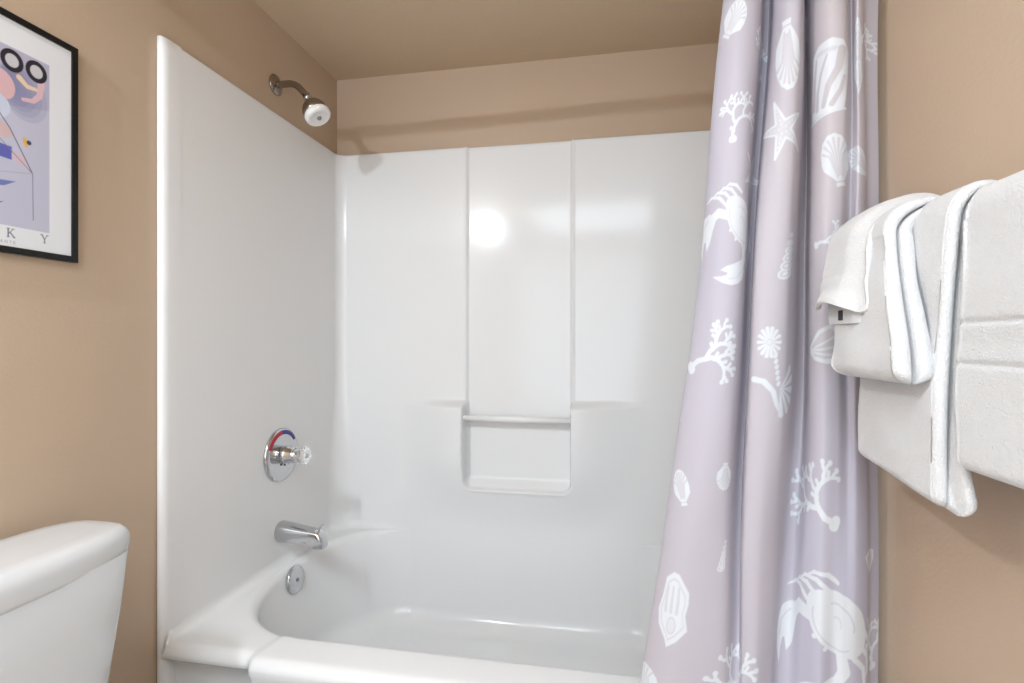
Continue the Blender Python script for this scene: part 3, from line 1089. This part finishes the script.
tB = thing('bath_towel', 'wide white bath towel with two woven border lines, nearest on the towel bar', 'towel', (BX, -1.40, BZ), 'white towels folded over the towel bar')
towel_layer('towel_body', -1.396, 0.355, 0.026, 0.0215, 0.992, 1.03, 0.010, 1, 0, M_TERRY, tB, 3, tback=0.022, rz=0.026, amp=0.001, bands=((1.150, .003, .003), (1.106, .003, .0026), (1.128, .010, .001)), shape=shapeB)
tA = thing('bath_towel', 'long narrow folded white towel hanging lowest, next to the shower curtain', 'towel', (BX, -1.10, BZ), 'white towels folded over the towel bar')


def shapeA(path, Y, Nn, sec, rem):
    # low down, the rear layer spreads toward the near side
    f = np.clip((1.04 - path[:, 1]) / 0.08, 0, 1) * front_mask(path)
    near = (Y < -0.05) & (sec[None, :, 1] < 0.0)
    Y = Y - 0.026 * (f ** 1.5)[:, None] * near
    # the far corner hangs a little higher than the near one
    dz = (0.5 + Y / 0.2) * 0.020 * f[:, None]
    return Y, Nn, dz


towel_layer('towel_body', -1.109, 0.200, 0.031, 0.0240, 0.940, 1.0, 0.014, 2, 0.012, M_TERRY, tA, 5, tback=0.021, rz=0.034, amp=0.0016, shape=shapeA)
tH = thing('hand_towel', 'folded white hand towel with rolled edges, laid over the long narrow towel', 'towel', (BX, -1.10, BZ), 'white towels folded over the towel bar')


def shapeH(path, Y, Nn, sec, rem):
    # layers bulge where the fold turns at the foot
    Nn = Nn * (1 + 0.25 * np.exp(-((rem - 0.03) / 0.03) ** 2))[:, None]
    return Y, Nn, 0


towel_layer('towel_body', -1.113, 0.186, 0.036, 0.0575, 1.080, 1.258, 0.012, 2, 0.016, M_TERRY, tH, 8, xb_off=0.030, tback=0.006, rz=0.043, amp=0.0016, drift=0.070, shape=shapeH)
tW = thing('washcloth', 'small white washcloth on top of the stack, its arched hem showing a dark label', 'washcloth', (BX, -1.08, BZ))


def shapeW(path, Y, Nn, sec, rem):
    a = np.exp(-(rem / 0.030) ** 2)[:, None]
    arch = np.clip(1 - ((Y - 0.012) / 0.06) ** 2, 0, 1)
    return Y, Nn + 0.016 * a * arch - 0.015 * sstep(-0.020, -0.066, Y) , 0.018 * a * arch


towel_layer('towel_body', -1.076, 0.130, 0.006, 0.0890, 1.168, 1.268, 0.010, 1, 0, M_TERRY, tW, 12, xb_off=0.040, tback=0.004, rz=0.0675, drift=0.035, amp=0.0010, bands=((1.222, .003, .0012),), shape=shapeW, round_end=False)
towel_layer('inner_layer', -1.076, 0.124, 0.005, 0.0835, 1.154, 1.262, 0.006, 1, 0, M_TERRYHEM, tW, 14, xb_off=0.036, tback=0.003, rz=0.062, drift=0.035, amp=0.0008, shape=lambda p_, Y, Nn, sec, rem: (Y, Nn - 0.012 * sstep(-0.020, -0.062, Y), 0))
lb = box('label_patch', (BX - 0.0932, BX - 0.0912, -1.066, -1.054, 1.160, 1.174), M_LABEL, tW)
lb['label'] = 'small charcoal label'

# ------------------------------------------------------------------ framed poster on the left wall
PY0, PY1, PZ0, PZ1 = -1.337, -1.018, 1.284, 1.704
pic = thing('framed_poster', 'black framed abstract poster with pastel shapes and two dark rings, on the tan wall', 'picture', (0.0, (PY0 + PY1) / 2, PZ0))
bm = bmesh.new()
fw, fd = 0.0115, 0.012
o_ = [(PY0, PZ0), (PY1, PZ0), (PY1, PZ1), (PY0, PZ1)]
i_ = [(PY0 + fw, PZ0 + fw), (PY1 - fw, PZ0 + fw), (PY1 - fw, PZ1 - fw), (PY0 + fw, PZ1 - fw)]
V = {}
for nm, ring_, x in (('of', o_, fd), ('ob', o_, 0.001), ('if', i_, fd), ('mb', i_, 0.001)):
    V[nm] = [bm.verts.new((x, p[0], p[1])) for p in ring_]
for k in range(4):
    j = (k + 1) % 4
    bm.faces.new((V['of'][k], V['of'][j], V['if'][j], V['if'][k]))
    bm.faces.new((V['ob'][k], V['ob'][j], V['of'][j], V['of'][k]))
    bm.faces.new((V['if'][k], V['if'][j], V['mb'][j], V['mb'][k]))
    bm.faces.new((V['mb'][k], V['mb'][j], V['ob'][j], V['ob'][k]))
finish_bm('frame', bm, M_BLACK, pic)
# the sheet, with its printed picture
NYP, NZP = 330, 430
py = np.linspace(PY0 + fw - .001, PY1 - fw + .001, NYP)
pz = np.linspace(PZ0 + fw - .001, PZ1 - fw + .001, NZP)
C3 = np.zeros((NZP, NYP, 3))
C3[:] = lin((226, 228, 232))


def paint(shape_fn, rgb, alpha=1.0):
    p = Print(py, pz, 0.0012)
    shape_fn(p)
    a = (p.val * alpha)[..., None]
    C3[:] = C3 * (1 - a) + np.array(lin(rgb)) * a


def ellp(cy, cz, a, b, rot=0):
    r = math.radians(rot)
    return [(cy + a * math.cos(t) * math.cos(r) - b * math.sin(t) * math.sin(r), cz + a * math.cos(t) * math.sin(r) + b * math.sin(t) * math.cos(r)) for t in np.linspace(0, 2 * PI, 40, endpoint=False)]


IY0, IY1, IZ0, IZ1 = PY0 + 0.045, -1.070, 1.332, 1.645
paint(lambda p: p.poly([(IY0, IZ0), (IY1, IZ0), (IY1, IZ1), (IY0, IZ1)]), (190, 190, 208))
paint(lambda p: p.poly([(IY0, 1.50), (IY1, 1.56), (IY1, IZ1), (IY0, IZ1)]), (176, 172, 196), .7)
for k in range(7):
    paint(lambda p: p.poly(ellp(-1.115 - .004 * k, 1.575 + .002 * k, .040 - .005 * k, .052 - .006 * k, 20)), (120, 122, 160), .22)
paint(lambda p: p.poly(ellp(-1.20, 1.56, .06, .07)), (168, 160, 186), .8)
paint(lambda p: p.poly(ellp(-1.150, 1.575, .022, .026, 20)), (214, 176, 182))
paint(lambda p: p.poly(ellp(-1.176, 1.60, .020, .024, -10)), (222, 210, 205))
paint(lambda p: p.poly(ellp(-1.165, 1.535, .030, .024, 5)), (200, 206, 226))
paint(lambda p: p.stroke([(-1.121, 1.598), (-1.108, 1.588), (-1.092, 1.589)], .005, .003), (226, 202, 170))
paint(lambda p: p.stroke([(-1.084, 1.606), (-1.087, 1.580), (-1.098, 1.566), (-1.115, 1.562)], .006, .003), (222, 184, 190), .9)
paint(lambda p: p.poly(ellp(-1.152, 1.497, .020, .013, -20)), (206, 180, 182))
paint(lambda p: p.poly([(-1.185, 1.450), (-1.133, 1.448), (-1.133, 1.471), (-1.185, 1.473)]), (96, 100, 176))
paint(lambda p: p.poly(ellp(-1.158, 1.461, .004, .009, 20)), (226, 200, 140))
paint(lambda p: p.poly(ellp(-1.121, 1.453, .013, .009, -30)), (206, 184, 196))
paint(lambda p: p.poly(ellp(-1.111, 1.487, .004, .009, 15)), (222, 176, 90))
paint(lambda p: p.poly(ellp(-1.105, 1.488, .004, .004)), (60, 64, 84))
paint(lambda p: p.stroke([(-1.18, 1.560), (-1.136, 1.503), (-1.099, 1.434)], .0008), (70, 64, 84))
paint(lambda p: p.stroke([(-1.22, 1.52), (-1.16, 1.487), (-1.099, 1.434)], .0007), (130, 120, 140))
paint(lambda p: p.stroke([(-1.099, 1.434), (-1.098, 1.350)], .0007), (120, 118, 140))
paint(lambda p: p.stroke([(-1.20, 1.412), (-1.099, 1.434)], .0007), (170, 168, 186))
paint(lambda p: p.poly([(-1.20, 1.404), (-1.158, 1.408), (-1.126, 1.412), (-1.145, 1.400), (-1.17, 1.395), (-1.20, 1.394)]), (110, 122, 180))
paint(lambda p: p.poly([(-1.20, 1.364), (-1.16, 1.368), (-1.145, 1.373), (-1.16, 1.362), (-1.20, 1.354)]), (88, 96, 150))
for cy in (-1.1325, -1.0925):
    paint(lambda p: p.poly(ellp(cy, 1.622, .0185, .0195)), (42, 38, 46))
    paint(lambda p: p.poly(ellp(cy, 1.622, .0108, .0115)), (198, 196, 202))


def letter_K(p, y, z, h):
    p.stroke([(y, z), (y, z + h)], .0012)
    p.stroke([(y + .001, z + h * .42), (y + .0078, z + h)], .0006)
    p.stroke([(y + .003, z + h * .55), (y + .0095, z)], .0012)
    for yy, z1 in ((y, z), (y, z + h), (y + .0078, z + h), (y + .0095, z)):
        p.stroke([(yy - .0022, z1), (yy + .0022, z1)], .0005)


def letter_Y(p, y, z, h):
    p.stroke([(y, z), (y, z + h * .45)], .0011)
    p.stroke([(y, z + h * .45), (y - .005, z + h)], .0011)
    p.stroke([(y, z + h * .45), (y + .005, z + h)], .0006)
    for yy, z1 in ((y, z), (y - .005, z + h), (y + .005, z + h)):
        p.stroke([(yy - .002, z1), (yy + .002, z1)], .0005)


paint(lambda p: letter_K(p, -1.1385, 1.3125, 0.0145), (112, 112, 128))
paint(lambda p: letter_Y(p, -1.0785, 1.3125, 0.0145), (112, 112, 128))


def small_row(p):
    # faint small caps, too blurred in the photograph to read beyond their rhythm
    h = .0042
    for y, st in ((-1.1505, [[(0, 0), (.5, 1)], [(.5, 1), (1, 0)], [(.2, .4), (.8, .4)]]), (-1.1435, [[(0, 0), (0, 1)], [(0, 1), (1, 0)], [(1, 0), (1, 1)]]),
                  (-1.1365, [[(.5, 0), (.5, 1)], [(0, 1), (1, 1)]]), (-1.1300, [[(0, 0), (0, 1)], [(0, 1), (.8, 1)], [(0, .5), (.6, .5)], [(0, 0), (.8, 0)]])):
        for s in st:
            p.stroke([(y + a * .0036, 1.3015 + b * h) for a, b in s], .0004)


paint(small_row, (150, 150, 166), .8)
PP = np.zeros((NZP, NYP, 3))
PP[..., 0] = 0.0090
PP[..., 1] = py[None, :]
PP[..., 2] = pz[:, None]
me = grid_mesh('poster_sheet', PP)
at = me.color_attributes.new('print', 'FLOAT_COLOR', 'POINT')
at.data.foreach_set('color', np.dstack([C3, np.ones((NZP, NYP, 1))]).astype(np.float32).reshape(-1))
o = link('poster_sheet', me, M_POSTER, pic)

# ------------------------------------------------------------------ toilet
toi = thing('toilet', 'white two-piece toilet with its tank against the tan wall', 'toilet', (0.0, -1.29, 0))


def sq_ring(cx, cy, hx_, hy_, z, e=5.0, n=96, rx=None):
    t = np.linspace(0, 2 * PI, n, endpoint=False)
    c, s = np.cos(t), np.sin(t)
    return np.stack([cx + hx_ * np.sign(c) * np.abs(c) ** (2 / e), cy + hy_ * np.sign(s) * np.abs(s) ** (2 / e), np.full(n, z)], 1)


TYC = -1.285
P = [sq_ring(.115, TYC, .001, .001, .385)]
for z, hx_, hy_ in ((.385, .068, .160), (.390, .074, .172), (.41, .0775, .178), (.55, .083, .197), (.66, .087, .212), (.755, .0895, .222)):
    P.append(sq_ring(.025 + hx_, TYC, hx_, hy_, z, 6))
P.append(sq_ring(.115, TYC, .001, .001, .755))
link('tank', grid_mesh('tank', np.array(P), wrap_v=True), M_PORC, toi)
P = []
for z, ins in ((0.7480, .012), (0.7460, .006), (0.7480, .002), (0.7540, .0), (0.7700, -.002), (0.7820, -.001), (0.7910, .004), (0.7970, .011), (0.7995, .020), (0.8000, .04), (0.8005, .08)):
    P.append(sq_ring(.018 + .094, TYC, .094 - ins, .240 - ins, z, 3.6, 128))
P = [sq_ring(.112, TYC, .001, .001, 0.7485, n=128)] + P + [sq_ring(.112, TYC, .001, .001, 0.8005, n=128)]
link('tank_lid', grid_mesh('tank_lid', np.array(P), wrap_v=True), M_PORC, toi)
lv = lathe('flush_lever', (.198, TYC - .155, .69), (1, 0, 0), [(0, 0), (0, .014), (.010, .013), (.016, .008), (.016, 0)], M_CHROME, toi, 24)
# bowl and pedestal
P = []


def egg(z, x0, x1, hy_, n=96):
    t = np.linspace(0, 2 * PI, n, endpoint=False)
    cx = x0 + (x1 - x0) * .42
    c = np.cos(t)
    return np.stack([np.where(c > 0, cx + (x1 - cx) * c, cx + (cx - x0) * c), TYC + hy_ * np.sin(t), np.full(n, z)], 1)


for z, x0, x1, hy_ in ((0.0, .24, .24, .001), (0, .12, .50, .105), (.02, .12, .50, .105), (.10, .13, .47, .095), (.20, .11, .56, .115), (.30, .07, .66, .165), (.37, .04, .715, .182),
                       (.392, .04, .72, .184), (.396, .05, .71, .176), (.392, .24, .68, .140), (.33, .27, .64, .12), (.22, .32, .55, .08), (.20, .40, .45, .01)):
    P.append(egg(z, x0, x1, hy_))
link('bowl', grid_mesh('bowl', np.array(P), wrap_v=True), M_PORC, toi)
P = []
for z, x0, x1, hy_ in ((.398, .45, .46, .001), (.398, .215, .715, .178), (.404, .210, .722, .184), (.418, .210, .722, .184), (.428, .214, .716, .178), (.4285, .45, .46, .001)):
    P.append(egg(z, x0, x1, hy_))
link('seat_lid', grid_mesh('seat_lid', np.array(P), wrap_v=True), M_SEAT, toi)

# ------------------------------------------------------------------ vanity lamp and added fill panel behind the viewer
vl = thing('vanity_light', 'chrome vanity light bar with two small bare bulbs on the wall', 'wall lamp', (0.0, -2.08, 1.985))
box('back_plate', (0.0005, 0.022, -2.22, -1.84, 1.945, 2.025), M_CHROME, vl, bevel=0.004)
for p in VANITY:
    lathe('socket', (0.020, p[1], p[2]), (1, 0, 0), [(0, 0), (0, 0.022), (0.05, 0.018), (0.085, 0.016), (0.085, 0)], M_CHROME, vl, 28)
    lathe('bulb', (0.105, p[1], p[2]), (1, 0, 0), [(0.018 - 0.018 * math.cos(a), max(0.0001, 0.013 * math.sin(a))) for a in np.linspace(0, PI, 16)], M_BULB, vl, 24)
cl = thing('ceiling_fill', 'flat square white fill panel added on the ceiling behind the viewer', 'fill light', (0.90, -2.35, RZ))  # unseen panel, added for soft fill and kept large to dim its reflection
bm = bmesh.new()
for b in ((.43, .45, -2.82, -1.88), (1.35, 1.37, -2.82, -1.88), (.45, 1.35, -2.82, -2.80), (.45, 1.35, -1.90, -1.88)):
    add_box(bm, *b, RZ - .040, RZ - .0005)
finish_bm('frame', bm, M_TRIM, cl)
box('diffuser', (.4505, 1.3495, -2.7995, -1.9005, RZ - .030, RZ - .0005), M_FILL, cl)
